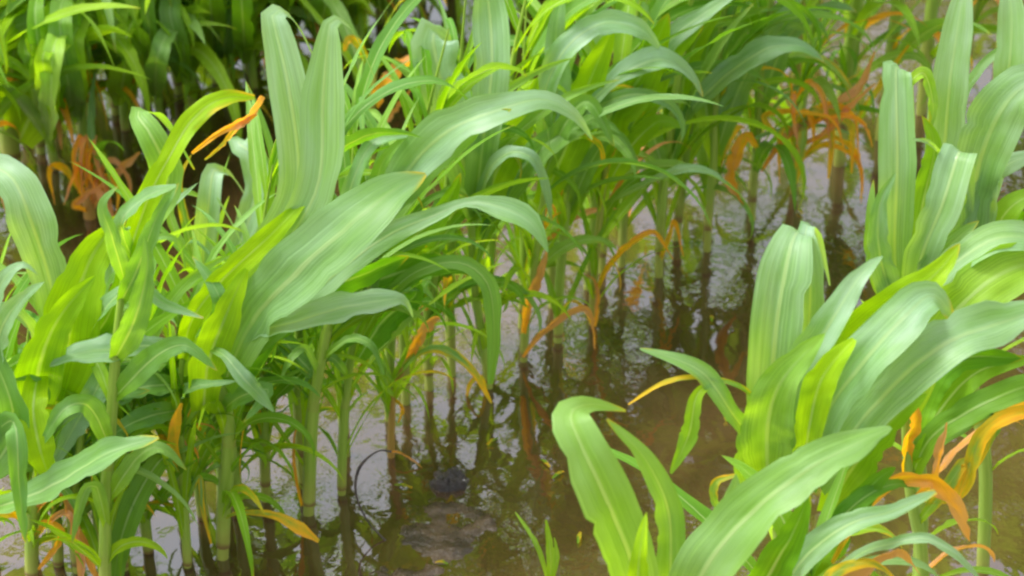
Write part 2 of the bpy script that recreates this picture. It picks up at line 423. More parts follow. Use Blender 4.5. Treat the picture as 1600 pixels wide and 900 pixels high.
p.leaf([(80, 660, 0), (130, 560, .02), (175, 480, .03), (195, 400, .03)], 60, -.2, young=.3, blue=0)
p.leaf([(70, 720, 0), (110, 650, -.02), (170, 620, -.04), (235, 610, -.05)], 50, .3, young=.1)
p.leaf([(55, 800, 0), (90, 770, -.03), (115, 820, -.04), (150, 905, -.05)], [10, 18, 24, 26], .2, wilt=.9)
p.leaf([(50, 850, 0), (75, 820, -.02), (95, 840, -.03), (60, 890, -.03)], [8, 22, 20, 6], .3, wilt=.6)
p.leaf([(60, 830, 0), (105, 800, -.04), (125, 860, -.05), (128, 910, -.05)], [8, 16, 26, 14], .2, wilt=.95)
p.fill(9, .06, .34)

p = Plant((160, 962), 'tall maize plant whose lime leaf arches to an orange tip beside two upright leaves', MAIN)
p.stalk([(165, 800), (175, 640), (185, 500), (200, 400)], 14)
p.leaf([(200, 400, 0), (232, 310, 0), (268, 240, 0), (300, 188, .02), (345, 155, .04), (398, 152, .06)], [40, 40, 36, 38, 34, 8], .2, wilt=.2, young=.8, blue=0)
p.leaf([(195, 420, 0), (230, 340, .03), (262, 280, .04), (238, 215, .04), (215, 180, .06)], [40, 60, 62, 50, 34], .1, blue=.3, young=.3, curl=True)
p.leaf([(172, 700, 0), (140, 636, -.03), (100, 640, -.05), (62, 700, -.05)], 44, .3, blue=.3, young=.2)
p.leaf([(170, 780, 0), (215, 715, -.02), (252, 700, -.03), (292, 735, -.03)], 36, .2, young=.4)
p.leaf([(168, 830, 0), (150, 760, -.03), (130, 775, -.04), (112, 850, -.04)], 26, .1, young=.5, wilt=.1)
p.leaf([(205, 400, 0), (190, 350, -.02), (225, 310, -.04), (275, 290, -.05)], [20, 32, 32, 6], .5, blue=.5)
p.leaf([(195, 440, 0), (175, 370, -.03), (160, 320, -.03), (185, 290, -.02)], 34, .2, blue=.4)
p.leaf([(190, 470, 0), (215, 420, -.04), (245, 340, -.05), (280, 285, -.03)], 44, -.1, blue=.3)
p.leaf([(180, 560, 0), (210, 500, -.05), (230, 420, -.06), (225, 370, -.06)], 55, -.2, young=.2)
p.leaf([(180, 620, 0), (240, 560, -.03), (290, 540, -.05), (340, 580, -.06)], 50, .2)
p.leaf([(300, 240, .05), (345, 205, .07), (385, 185, .08), (408, 150, .08)], [6, 14, 26, 16], .2, wilt=.8)
p.leaf([(320, 250, .05), (350, 225, .07), (375, 195, .08), (402, 180, .08)], [4, 10, 18, 6], .2, wilt=.55)
p.fill(6, .06, .36)

p = Plant((292, 885), 'slim maize plant close left of the leaning one, a yellow leaf at its side', MAIN)
p.stalk([(288, 800), (282, 700), (280, 620), (285, 560)], 11)
p.leaf([(282, 700, 0), (248, 722, -.03), (212, 780, -.05), (190, 840, -.06), (178, 905, -.06)], [14, 34, 46, 44, 30], .1, young=.2, blue=.1, wilt=.08)
p.leaf([(284, 735, 0), (270, 700, -.03), (275, 660, -.04), (284, 630, -.04)], [10, 20, 20, 4], 0, wilt=.5)
p.leaf([(284, 640, 0), (235, 650, -.04), (190, 670, -.06), (150, 700, -.07)], 44, .3)
p.leaf([(284, 620, 0), (300, 605, -.05), (335, 600, -.07), (372, 595, -.07)], 30, .5, blue=.5)
p.leaf([(284, 600, 0), (225, 605, -.03), (180, 625, -.04), (145, 660, -.05)], 48, .35, blue=.3)
p.leaf([(284, 600, .02), (230, 560, .02), (190, 590, .0), (165, 640, 0)], 50, -.2)
p.leaf([(290, 790, 0), (312, 745, -.02), (316, 790, -.03), (330, 850, -.03)], [5, 9, 9, 3], .1, wilt=.4)
p.fill(6, .12, .4)

p = Plant((345, 872), 'large leaning maize plant with two broad upright leaves side by side at its top', MAIN)
p.stalk([(350, 790), (358, 700), (350, 630), (325, 565), (330, 520), (375, 440)], 15, top=1.)
p.leaf([(305, 590, 0), (345, 480, -.02), (415, 385, -.02), (465, 290, -.01), (452, 140, .02), (425, 22, .05)], [46, 46, 54, 66, 74, 44], [0, 0, .1, .2, .2], young=.3, blue=1., curl=True, ruffle=.015, gut=.12)
p.leaf([(320, 580, 0), (375, 480, -.03), (450, 375, -.04), (498, 285, -.03), (505, 150, 0), (516, 36, .03)], [46, 46, 60, 76, 78, 26], [0, 0, .1, .2, .2], young=.4, blue=.75, curl=True, ruffle=.015, gut=.12)
p.leaf([(350, 600, -.03), (395, 500, -.06), (470, 420, -.09), (555, 345, -.1), (615, 297, -.08), (665, 272, -.05)], [50, 96, 118, 108, 66, 6], .3, blue=.55, young=.15, gut=.15, ruffle=.03)
p.leaf([(380, 560, .0), (470, 475, .0), (590, 378, .02), (680, 336, .03), (735, 316, .03), (790, 326, .02), (832, 350, .01), (856, 394, 0)], [30, 50, 44, 26, 16, 50, 36, 3], [.1, .1, .2, .2, .5, .6, .4], blue=.6)
p.leaf([(345, 560, 0), (395, 522, -.05), (465, 502, -.09), (540, 480, -.1), (600, 470, -.1), (630, 470, -.09), (645, 495, -.08)], [20, 30, 52, 60, 46, 26, 5], .5, blue=.8)
p.leaf([(310, 570, 0), (284, 547, -.03), (235, 541, -.08), (170, 546, -.1), (115, 554, -.11), (78, 572, -.11)], [14, 16, 46, 56, 36, 4], .5, blue=.85)
p.leaf([(345, 620, .0), (372, 560, 0.0), (405, 490, .01), (445, 430, .02), (520, 370, .03)], 120, -.45, young=0, blue=0)
p.leaf([(400, 540, .03), (470, 470, .04), (560, 430, .05), (640, 400, .06)], 90, -.4, young=.05, blue=0)
p.leaf([(330, 545, -.06), (352, 557, -.1), (380, 590, -.12), (405, 616, -.12), (428, 643, -.12)], [10, 18, 30, 26, 3], .3, blue=.6)
p.leaf([(318, 640, -.03), (325, 570, -.06), (350, 500, -.07), (385, 420, -.06)], [40, 66, 60, 8], 0, young=.95, blue=0)
p.leaf([(285, 560, -.02), (300, 500, -.04), (345, 440, -.05), (420, 370, -.05), (480, 310, -.03)], [16, 36, 44, 40, 10], 0, young=1., blue=0, wilt=.06)
p.leaf([(335, 560, -.03), (345, 480, -.06), (330, 440, -.05), (300, 400, -.03)], 40, .2, blue=.4)
p.leaf([(350, 640, 0), (375, 620, -.04), (420, 610, -.05), (380, 660, -.06)], 36, .2, young=.1)
p.leaf([(345, 812, 0), (378, 801, -.02), (430, 806, -.05), (468, 826, -.06), (498, 846, -.06)], [5, 7, 15, 24, 6], .3, wilt=.45, label='yellow lower leaf lying over the water')
p.fill(6, .12, .36)

p = Plant((330, 640), 'pale blue-green maize plant seen between the left bush and the two upright leaves', MAIN)
p.stalk([(328, 560), (325, 480), (322, 420)], 11)
p.leaf([(320, 480, 0), (318, 400, 0), (326, 320, 0), (332, 272, .02)], [34, 40, 42, 36], .1, blue=1., young=0, curl=True, ruffle=.01)
p.leaf([(330, 480, 0), (375, 380, .0), (400, 300, .02), (392, 240, .04), (372, 225, .05)], [30, 40, 46, 46, 40], .3, blue=.95, curl=True)
p.leaf([(325, 470, 0), (290, 400, 0), (265, 330, .02), (285, 300, .03), (318, 310, .03)], [16, 18, 16, 14, 3], .3, young=.4, blue=.2)
p.leaf([(320, 470, 0), (300, 390, .02), (280, 290, .03), (300, 240, .04)], 20, .1, wilt=.3)
p.leaf([(330, 500, 0), (380, 430, .03), (420, 300, .05), (415, 240, .06)], 36, 0, blue=.6)
p.fill(4, .1, .3)

p = Plant((480, 803), 'maize plant with a thick pale stalk rising from the water below the broad leaf', MAIN)
p.stalk([(484, 730), (488, 650), (498, 580), (515, 500), (545, 400)], 15)
p.leaf([(500, 590, 0), (478, 545, -.02), (455, 560, -.04), (440, 590, -.05)], [10, 14, 14, 3], .3, young=.3)
p.leaf([(505, 560, 0), (545, 530, -.03), (580, 540, -.05), (600, 585, -.05)], [10, 16, 14, 3], .4, young=.2)
p.leaf([(510, 560, .02), (550, 470, .04), (610, 430, .05), (690, 412, .06), (745, 430, .05)], 80, -.3, young=.1, blue=0)
p.leaf([(520, 500, .02), (560, 420, .03), (580, 330, .04), (600, 250, .05), (650, 205, .06)], 44, .1, young=.3, blue=.2)
p.leaf([(530, 480, .0), (540, 330, .02), (570, 240, .03), (605, 214, .04), (655, 212, .06)], [30, 30, 26, 24, 4], .4, blue=.6)
p.leaf([(545, 420, .03), (600, 330, .04), (650, 270, .05), (740, 200, .05), (800, 170, .04)], 74, .1, young=.3, blue=.3)
p.leaf([(472, 790, 0), (462, 740, -.02), (460, 690, -.02), (468, 660, -.02)], [6, 9, 8, 3], 0, wilt=.75)
p.leaf([(505, 600, 0), (450, 540, .02), (430, 500, .03), (400, 520, .03)], 40, .3)
p.fill(14, .12, .5)

p = Plant((532, 772), 'slender maize plant just right of the thick pale stalk', MAIN)
p.stalk([(535, 700), (541, 620), (552, 540), (580, 430)], 11)
p.leaf([(560, 540, .0), (600, 470, .0), (650, 425, .0), (715, 410, 0), (760, 440, -.01), (772, 510, -.02), (766, 600, -.02)], [14, 20, 24, 26, 34, 28, 10], [0, 0, .2, .3, 0, -.1, -.1], young=.25, blue=.2, wilt=.1)
p.leaf([(560, 560, 0), (600, 500, .03), (650, 460, .04), (640, 430, .04)], 60, -.3, young=.05, blue=0)
p.leaf([(575, 480, .0), (600, 340, .0), (640, 262, 0), (700, 205, 0), (770, 176, 0), (845, 156, .02), (895, 178, .03), (925, 218, .04)], [20, 40, 70, 84, 62, 38, 26, 4], [.2, .2, .3, .4, .4, .4], blue=.75, young=.15)
p.leaf([(570, 500, .02), (620, 400, .03), (690, 330, .04), (720, 270, .04)], 60, -.2, young=.3, blue=0)
p.leaf([(545, 590, 0), (520, 560, -.03), (495, 570, -.04), (470, 610, -.04)], 18, .2, young=.2)
p.fill(14, .12, .5)

p = Plant((610, 714), 'stunted maize plant with a thin tan stalk and a withered orange top', MAIN)
p.stalk([(612, 660), (616, 610), (640, 555), (655, 525)], 8, .75)
p.leaf([(640, 560, 0), (655, 525, -.01), (675, 500, -.02), (688, 496, -.02)], [14, 28, 26, 6], .1, wilt=.85)
p.leaf([(620, 590, 0), (655, 552, -.01), (695, 548, -.02), (738, 580, -.03), (768, 630, -.03)], [8, 14, 18, 16, 4], .4, wilt=.38)
p.leaf([(618, 610, 0), (590, 560, -.02), (560, 552, -.03), (530, 580, -.04)], [8, 12, 12, 3], .4, young=.3, wilt=.1)
p.leaf([(618, 625, 0), (628, 640, -.02), (622, 660, -.02)], [6, 10, 3], .1, wilt=.6)
p.leaf([(618, 620, 0), (600, 600, -.02), (596, 570, -.02), (575, 560, -.02)], [6, 12, 12, 3], .1, young=.6)
p.leaf([(608, 708, 0), (622, 706, -.01), (650, 722, -.02), (672, 745, -.03)], [4, 5, 5, 2], .1, wilt=.9)

p = Plant((768, 606), 'maize plant with one broad pale drooping blade above the orange-leaved stems at the centre', MAIN)
p.stalk([(755, 540), (742, 450), (736, 340), (738, 250)], 10)
p.leaf([(740, 330, 0), (720, 240, 0), (695, 150, 0), (676, 62, .02)], [36, 70, 88, 84], .25, blue=1., young=0, curl=True)
p.leaf([(742, 330, 0), (755, 220, -.02), (768, 110, -.01), (765, 20, .02), (755, -40, .03)], [40, 56, 64, 62, 40], .15, blue=.8, curl=True)
p.leaf([(742, 340, 0), (765, 265, -.03), (800, 238, -.04), (832, 248, -.05), (852, 290, -.05), (862, 345, -.05)], [14, 24, 28, 22, 18, 3], .5, blue=.8)
p.leaf([(745, 360, .02), (775, 270, .03), (815, 190, .03), (840, 120, .03)], 70, -.2, young=.8, blue=0)
p.leaf([(750, 380, .02), (790, 300, .04), (850, 230, .05), (930, 190, .05), (970, 210, .05)], 60, .2, young=.3)
p.leaf([(738, 350, 0), (715, 300, -.03), (690, 310, -.04), (665, 360, -.04)], 26, .3, young=.2, blue=.4)
p.leaf([(760, 610, 0), (750, 590, -.02), (735, 600, -.02), (728, 625, -.02)], [5, 10, 8, 3], .2, wilt=.5)
p.fill(14, .12, .5)

p = Plant((818, 564), 'maize plant with a limp orange leaf hanging along its stalk above the rippled water', MAIN)
p.stalk([(822, 490), (838, 390), (850, 300), (858, 230)], 10)
p.leaf([(818, 520, -.01), (826, 470, -.03), (842, 430, -.04), (854, 392, -.04)], [10, 24, 24, 5], 0, wilt=.85)
p.leaf([(818, 558, -.01), (845, 522, -.03), (888, 490, -.04), (920, 484, -.05), (930, 545, -.05)], [6, 14, 18, 16, 4], .2, wilt=.95)
p.leaf([(856, 240, 0), (850, 150, 0), (885, 75, 0), (945, 36, .02), (1000, 46, .03), (1030, 75, .04)], [24, 36, 44, 46, 36, 5], .35, blue=.8)
p.leaf([(856, 250, .0), (870, 150, .02), (868, 60, .03), (880, -20, .05)], 56, .1, blue=.7)
p.leaf([(850, 280, .0), (880, 200, -.02), (920, 160, -.03), (960, 230, -.04)], 40, .2, young=.3)
p.leaf([(845, 320, .02), (880, 240, .03), (920, 130, .03), (960, 40, .03)], 80, -.1, young=.8, blue=0)
p.fill(13, .12, .5)

p = Plant((872, 534), 'maize plant with a straight green stalk between a hanging orange leaf and a brown stem', MAIN)
p.stalk([(874, 450), (882, 360), (892, 270), (905, 190)], 11)
p.leaf([(890, 300, 0), (905, 190, -.02), (960, 125, -.03), (1030, 93, -.02), (1075, 115, 0), (1098, 150, .01)], [20, 28, 40, 48, 30, 4], .5, blue=.85)
p.leaf([(895, 300, .02), (940, 200, .03), (1000, 120, .03), (1045, 20, .03)], 100, -.15, young=.75, blue=0)
p.leaf([(890, 330, .0), (920, 260, -.02), (960, 210, -.03), (1000, 260, -.04)], 34, .1, young=.3)
p.leaf([(885, 350, .0), (905, 270, .0), (890, 190, .0), (840, 150, 0)], 50, .1, young=.4, blue=.1)
p.fill(13, .12, .5)

p = Plant((925, 506), 'maize plant with a brown lower stem, thin orange leaf bowed over the water', MAIN)
p.stalk([(928, 440), (936, 350), (945, 270), (960, 190)], 9, .25)
p.leaf([(930, 465, 0), (948, 420, -.03), (985, 378, -.05), (1022, 362, -.05), (1052, 405, -.05)], [6, 13, 16, 13, 3], .3, wilt=.62)
p.leaf([(945, 320, 0), (1000, 292, -.03), (1060, 266, -.05), (1108, 268, -.05), (1135, 285, -.05)], [10, 16, 20, 16, 3], .6, blue=.6, young=.1)
p.leaf([(955, 240, 0), (990, 150, 0), (1040, 70, 0), (1110, 15, .02), (1160, -15, .03)], 56, .3, blue=.7)
p.leaf([(950, 290, .0), (985, 230, -.01), (1030, 190, -.02), (1070, 200, -.02)], 50, .2, young=.5, blue=0)
p.leaf([(926, 520, 0), (935, 480, -.02), (932, 440, -.02), (918, 430, -.02)], [6, 12, 10, 3], 0, wilt=.8)
p.leaf([(955, 260, .03), (1000, 170, .03), (1040, 90, .03), (1100, 40, .03)], 70, -.2, young=.6, blue=0)
p.fill(13, .12, .5)

p = Plant((1030, 432), 'maize plant with a straight dark reflection below and a withered yellow leaf at its foot', MAIN)
p.stalk([(1031, 380), (1035, 310), (1045, 230), (1060, 120), (1080, 0), (1105, -100)], 11)
p.leaf([(1030, 410, 0), (1045, 370, -.02), (1055, 345, -.03), (1068, 400, -.03)], [6, 11, 12, 3], .1, wilt=.6)
p.leaf([(1050, 250, .0), (1075, 180, .0), (1120, 130, .0), (1150, 105, 0), (1200, 76, .0), (1250, 72, .0), (1288, 96, .0)], [16, 24, 40, 48, 44, 24, 4], .4, blue=.6, young=0)
p.leaf([(1050, 260, .02), (1060, 180, .02), (1080, 80, .02), (1130, 10, .02)], 60, -.1, young=.7, blue=0)
p.leaf([(1040, 280, 0), (1020, 210, -.02), (1000, 170, -.02), (970, 180, -.02)], 34, .2, young=.3)
p.fill(16, .12, .58)

p = Plant((1105, 392), 'maize plant behind the dark reflection, small with several grassy leaves', MAIN)
p.stalk([(1108, 330), (1115, 250), (1120, 120), (1135, 0), (1160, -120)], 10); p.fill(18, .06, .55)
p.leaf([(1120, 240, 0), (1150, 150, 0), (1210, 40, 0), (1260, -10, .02)], 50, .3, blue=.6)
p.leaf([(1118, 260, 0), (1100, 130, 0), (1120, 50, 0), (1200, 10, 0)], 44, .2, young=.5, blue=.1)
p = Plant((1175, 345), 'maize plant with a bright yellow-orange leaf hanging down toward the water', MAIN); p.ds = -.10
p.stalk([(1178, 290), (1183, 210), (1190, 120), (1205, 0), (1225, -140)], 9)
p.leaf([(1182, 230, 0), (1166, 212, -.02), (1152, 240, -.03), (1144, 280, -.03), (1162, 322, -.03)], [8, 20, 34, 30, 4], 0, wilt=.72)
p.leaf([(1185, 180, 0), (1230, 60, 0), (1300, 10, 0), (1340, 20, .0)], 44, .4, blue=.5)
p.fill(16, .06, .55)
p = Plant((1240, 302), 'sickly maize plant with long dead orange leaves tangled across the dark gap', MAIN); p.ds = -.13
p.stalk([(1240, 250), (1242, 190), (1246, 120), (1255, -20), (1270, -150)], 8, .4)
p.leaf([(1240, 240, 0), (1215, 215, -.02), (1195, 180, -.02), (1250, 178, -.03), (1300, 188, -.04), (1322, 245, -.04)], [6, 10, 14, 16, 12, 3], .3, wilt=.55)
p.leaf([(1190, 268, -.02), (1230, 215, -.02), (1290, 178, -.01), (1345, 138, .02), (1368, 80, .04)], [5, 18, 28, 30, 6], .2, wilt=.95)
p.leaf([(1242, 220, 0), (1256, 195, -.02), (1250, 245, -.04), (1240, 295, -.04)], [6, 14, 18, 4], 0, wilt=.35, young=.5)
p.leaf([(1245, 215, 0), (1290, 182, -.03), (1345, 186, -.05), (1364, 230, -.05)], [6, 12, 16, 4], .2, wilt=.7)
p.leaf([(1242, 230, 0), (1290, 205, -.03), (1325, 165, -.03), (1368, 130, -.03)], [6, 14, 20, 5], .1, wilt=.9)
for q in range(9):
    r = p.rr; u0 = r.uniform(1200, 1345); v1 = r.uniform(140, 250); v0 = v1 - r.uniform(-5, 30)
    p.leaf([(1243, v1 + 12, 0), ((u0 + 1243) / 2, v0 - r.uniform(5, 20), -.02), (u0, v0 + 15, -.03), (u0 + r.uniform(-6, 14), v0 + r.uniform(50, 95), -.04)], [5, r.uniform(10, 20), r.uniform(9, 18), 3], r.uniform(-.1, .4), wilt=r.uniform(.42, .9))
p.fill(14, .1, .55, dry=.2)
for (u, v, l) in ((1310, 258, 'small maize plant beyond the tangled dead leaves, browned at the foot'), (1375, 218, 'maize plant partly hidden behind the tall blunt-tipped leaf at the right'),
                  (1440, 178, 'far maize plant behind the upright right leaves, in shade'), (1500, 140, 'far maize plant at the upper right corner behind the upright leaves')):
    p = Plant((u, v), l, MAIN); p.upright(.85, .009); p.fill(14, .05, .4, dry=.2); p.fill(18, .35, .85, 1.5, dry=0)

fl = random.Random(11)
for (u, v, l) in ((225, 930, 'maize plant with a thin stalk between the left bush and the yellow-leaved slim plant'),
                  (400, 838, 'thin maize plant rising between the leaning plant and the thick pale stalk'),
                  (668, 662, 'grassy maize plant directly behind the stunted orange-topped one'),
                  (705, 640, 'thin-stalked maize plant left of the centre plant with the broad pale blade'),
                  (792, 572, 'thin maize plant just left of the hanging limp orange leaf'),
                  (848, 540, 'thin maize plant between the limp orange leaf and the straight green stalk'),
                  (898, 508, 'thin maize plant touching the red-brown stem on its left'),
                  (975, 452, 'thin maize plant under the bowed thin orange leaf'),
                  (1068, 405, 'thin maize plant right of the dark straight reflection'),
                  (1140, 362, 'thin maize plant left of the hanging yellow-orange leaf'),
                  (20, 930, 'grassy thin maize stalk in the lower left corner left of the bushy plant'),
                  (75, 915, 'grassy thin maize stalk just right of the bushy left plant'),
                  (150, 935, 'grassy thin maize stalk under the tall lime-leaved plant, right of the orange leaves'),
                  (190, 915, 'grassy thin maize stalk right of the tall lime-leaved plant'),
                  (350, 850, 'grassy thin maize stalk tucked behind the leaning plant'),
                  (375, 830, 'grassy thin maize stalk just right of the leaning plant'),
                  (262, 902, 'thin maize stalk standing just left of the slim yellow-leaved plant'),
                  (318, 880, 'thin maize stalk squeezed between the slim plant and the leaning plant'),
                  (115, 925, 'thin maize stalk right of the bushy left plant, among orange leaves'),
                  (445, 820, 'thin maize stalk just left of the thick pale one'),
                  (505, 790, 'thin maize stalk between the thick pale stalk and its slender right neighbour'),
                  (575, 748, 'grassy thin maize stalk left of the stunted orange-topped plant'),
                  (640, 690, 'thin maize stalk just right of the stunted orange-topped plant'),
                  (740, 618, 'thin maize stalk left of the broad hanging green leaf'),
                  (950, 478, 'thin maize stalk right of the red-brown lower stem'),
                  (1005, 442, 'thin maize stalk just left of the straight dark reflection'),
                  (1090, 400, 'leafy thin maize stalk right of the withered yellow foot leaf'),
                  (1275, 285, 'thin maize stalk inside the tangle of dead orange leaves'),
                  (1345, 240, 'thin maize stalk left of the tall blunt blade at the right'),
                  (1208, 318, 'thin maize plant right of the hanging yellow-orange leaf')):
    q = ground(u, v); q += Vector((-.03, .05, 0)); p = Plant(q, l, MAIN)
    near = v > 825; p.upright(fl.uniform(.24, .34) if near else fl.uniform(.45, .6), .0055, (fl.uniform(0, .08), fl.uniform(-.02, .05))); p.fill(18, .04, .34 if near else .56, fl.uniform(.8, 1.05), dry=.07)
for (u, v) in ((1560, 105), (1625, 70), (1690, 35), (1755, 5)):
    p = Plant((u, v), 'maize plant past the right edge, seen only mirrored in the water', MAIN); p.upright(.95, .009); p.fill(10, .05, .4, 1.1, dry=.05); p.fill(22, .35, .9, 1.7, dry=0)  # unseen plants added so the water mirrors leaves instead of bright sky
# ---- near right row
p = Plant(Vector((.10, 1.42, 0)), 'maize plant in the near foreground with broad blades spreading from the bottom edge', RIGHT)
p.stalk([(1020, 1300), (1020, 1150), (1022, 1010), (1025, 930)], 17)
p.leaf([(1005, 1010, 0), (990, 890, -.02), (945, 775, -.03), (905, 690, -.02), (893, 645, .0), (925, 632, .03), (978, 642, .05)], [50, 84, 98, 84, 62, 26, 4], .2, young=.4, blue=.3, gut=.15, ruffle=.03)
p.leaf([(1040, 1000, .02), (1048, 880, .02), (1042, 790, .02), (1004, 712, .02), (948, 655, .02)], [40, 54, 50, 32, 4], .2, young=.4, blue=.3)
p.leaf([(1050, 1010, -.02), (1095, 900, -.03), (1170, 805, -.03), (1265, 732, -.02), (1335, 695, 0), (1392, 668, .02)], [70, 104, 100, 82, 56, 6], .25, young=.3, blue=.4, gut=.15, ruffle=.03)
p.leaf([(1000, 1010, -.03), (996, 930, -.05), (1000, 860, -.05), (1010, 800, -.03)], 50, 0, young=1., blue=0)
p.leaf([(1040, 1010, .0), (1100, 900, .03), (1140, 800, .03), (1150, 740, .03)], 80, .0, young=.3, blue=.6)
p.leaf([(1150, 1010, .04), (1200, 900, .05), (1240, 830, .05), (1265, 770, .05)], 80, -.3, young=.2, blue=0)
p = Plant(Vector((.24, 1.50, 0)), 'maize plant at the lower right with a slim pale arching leaf and drooping yellow leaf', RIGHT)
p.stalk([(1270, 1150), (1262, 1000), (1255, 900), (1260, 800)], 15)
p.leaf([(1190, 990, -.03), (1250, 880, -.03), (1325, 820, -.03), (1390, 800, -.02), (1462, 768, .0)], [40, 52, 44, 30, 10], .4, blue=.7, young=.1)
p.leaf([(1300, 880, 0), (1345, 800, .05), (1400, 750, .06), (1460, 752, .05), (1497, 790, .04), (1516, 845, .04)], [8, 20, 34, 44, 50, 6], .2, wilt=.68)
p.leaf([(1260, 930, 0), (1340, 868, -.02), (1400, 848, -.03), (1445, 842, -.03), (1492, 866, -.03), (1530, 905, -.03)], [10, 18, 22, 22, 18, 6], .5, blue=.8)
p.leaf([(1255, 930, 0), (1215, 900, -.02), (1200, 870, -.02), (1222, 850, -.02)], [10, 34, 36, 6], .2, wilt=.7)
p.leaf([(1260, 900, .0), (1300, 840, .03), (1360, 760, .04), (1400, 730, .05)], 70, -.3, young=.2, blue=0)
p.leaf([(1260, 960, .0), (1300, 900, -.02), (1360, 880, -.03), (1400, 905, -.03)], 30, .4, wilt=.4)
p.leaf([(1270, 940, .0), (1330, 900, .03), (1400, 860, .04), (1440, 900, .04)], 40, .0, wilt=.9)
p.fill(5, .2, .4)
p = Plant(Vector((.285, 1.60, 0)), 'maize plant with a broad blunt blade above a mass of pale and lime leaves', RIGHT)
p.stalk([(1240, 1050), (1225, 900), (1215, 780), (1225, 680)], 18)
p.leaf([(1215, 760, 0), (1205, 640, 0), (1212, 520, 0), (1228, 420, .01), (1240, 372, .03)], [60, 84, 92, 92, 64], .15, blue=.8, young=.2, curl=True, gut=.12, ruffle=.02)
p.leaf([(1250, 700, .03), (1262, 540, .03), (1266, 430, .03), (1258, 362, .05)], [40, 50, 50, 30], .1, blue=.9, curl=True)
p.leaf([(1225, 720, -.01), (1250, 590, -.02), (1300, 500, -.02), (1345, 430, 0), (1380, 400, .02)], 80, .3, blue=.9)
p.leaf([(1200, 760, -.02), (1200, 660, -.04), (1225, 590, -.05), (1290, 520, -.05)], 100, .1, young=.5, blue=.2)
p.leaf([(1260, 760, -.02), (1290, 650, -.05), (1345, 570, -.06), (1410, 500, -.05), (1455, 462, -.03), (1490, 500, -.02)], [40, 70, 90, 86, 60, 8], .3, blue=.75)
p.leaf([(1252, 760, -.03), (1264, 670, -.06), (1285, 590, -.07), (1335, 530, -.06)], [36, 50, 60, 10], 0, young=1., blue=0)
p.leaf([(1280, 760, -.03), (1330, 680, -.05), (1400, 600, -.06), (1480, 535, -.05), (1560, 505, -.03), (1640, 480, 0)], [40, 80, 92, 94, 80, 30], .35, blue=.7, young=.1, gut=.15)
p.leaf([(1270, 620, 0), (1310, 560, 0), (1380, 490, 0), (1460, 430, 0), (1500, 380, .02)], 90, -.1, young=.8, blue=0)
p.leaf([(1290, 800, .0), (1340, 720, -.02), (1400, 650, -.03), (1450, 615, -.03)], 80, -.2, young=.35, blue=0)
p.leaf([(1200, 760, .0), (1180, 700, 0.0), (1140, 640, -.02), (1103, 588, -.02), (1058, 562, -.02), (1000, 545, -.02)], [20, 30, 34, 38, 24, 4], .3, wilt=.16, blue=.5, young=.2)
p.leaf([(1190, 640, 0), (1160, 606, -.01), (1100, 590, -.02), (1040, 597, -.03), (982, 632, -.03)], [6, 9, 9, 9, 3], .3, wilt=.4)
p.leaf([(1110, 600, -.02), (1088, 620, -.03), (1076, 680, -.03), (1048, 740, -.03)], [8, 22, 34, 4], -.1, young=.45, blue=.1)
p.leaf([(1160, 800, .02), (1120, 790, .0), (1118, 755, 0), (1150, 742, 0)], [10, 14, 16, 5], .2, wilt=.3, young=.4)
p.leaf([(1190, 790, .0), (1170, 720, -.01), (1180, 650, -.02), (1200, 600, -.02)], 60, 0, young=.5, blue=.2)
p.fill(5, .15, .4)
p = Plant(Vector((.42, 1.72, 0)), 'maize plant with lime blades sweeping to the right edge, orange leaves below', RIGHT)
p.stalk([(1440, 900), (1425, 780), (1415, 680), (1420, 600)], 15)
p.leaf([(1420, 640, 0), (1460, 530, -.02), (1510, 470, -.03), (1570, 425, -.02), (1650, 400, 0)], [40, 80, 96, 96, 50], .0, young=.65, blue=.15)
p.leaf([(1420, 620, 0), (1460, 455, 0), (1530, 385, 0), (1590, 370, .0), (1650, 390, .0)], [30, 44, 60, 60, 20], .4, blue=.6, young=.3)
p.leaf([(1420, 760, 0), (1450, 690, .0), (1510, 645, .0), (1600, 605, .0), (1660, 600, 0)], [20, 40, 50, 46, 20], .2, young=.2, blue=.1)
p.leaf([(1425, 790, 0), (1415, 720, .0), (1428, 650, -.02), (1422, 620, -.02)], [8, 26, 32, 6], 0, wilt=.6)
p.leaf([(1428, 780, 0), (1455, 755, -.02), (1472, 700, -.02), (1480, 660, -.02)], [8, 24, 26, 5], 0, wilt=.75)
p.leaf([(1430, 780, 0), (1500, 770, -.02), (1535, 680, -.02), (1595, 645, -.02), (1650, 660, 0)], [8, 24, 30, 26, 8], .2, wilt=.5, young=.4)
p.leaf([(1430, 720, .03), (1500, 660, .04), (1560, 640, .04), (1520, 740, .03)], 40, -.2, wilt=.3)
p.leaf([(1425, 700, 0), (1450, 600, .03), (1500, 560, .04), (1600, 560, .04)], 70, -.3, young=.1, blue=0)
p.leaf([(1425, 720, 0), (1470, 640, .03), (1530, 580, .04), (1620, 560, .04)], 60, .1, young=.3, blue=0)
p.leaf([(1432, 820, 0), (1480, 760, -.02), (1510, 720, -.02), (1490, 800, -.03)], 26, 0, wilt=.4, young=.3)
p.fill(5, .1, .35, dry=.3)
p = Plant(Vector((.455, 1.80, 0)), 'tall maize plant at the right, one straight blunt blade left of its other leaves', RIGHT)
p.stalk([(1440, 780), (1425, 640), (1420, 540), (1420, 440)], 15)
p.leaf([(1412, 520, 0), (1398, 400, 0), (1402, 250, .0), (1400, 112, .03)], [44, 56, 66, 52], .15, blue=.75, young=.15, curl=True, ruffle=.02, gut=.14)
p.leaf([(1405, 500, 0), (1375, 400, -.02), (1375, 320, -.02), (1400, 270, -.02)], 50, .1, blue=.6)
p.leaf([(1420, 130, .03), (1444, 115, .04), (1458, 165, .04), (1452, 205, .04)], [16, 22, 18, 3], .2, young=.5, wilt=.2)
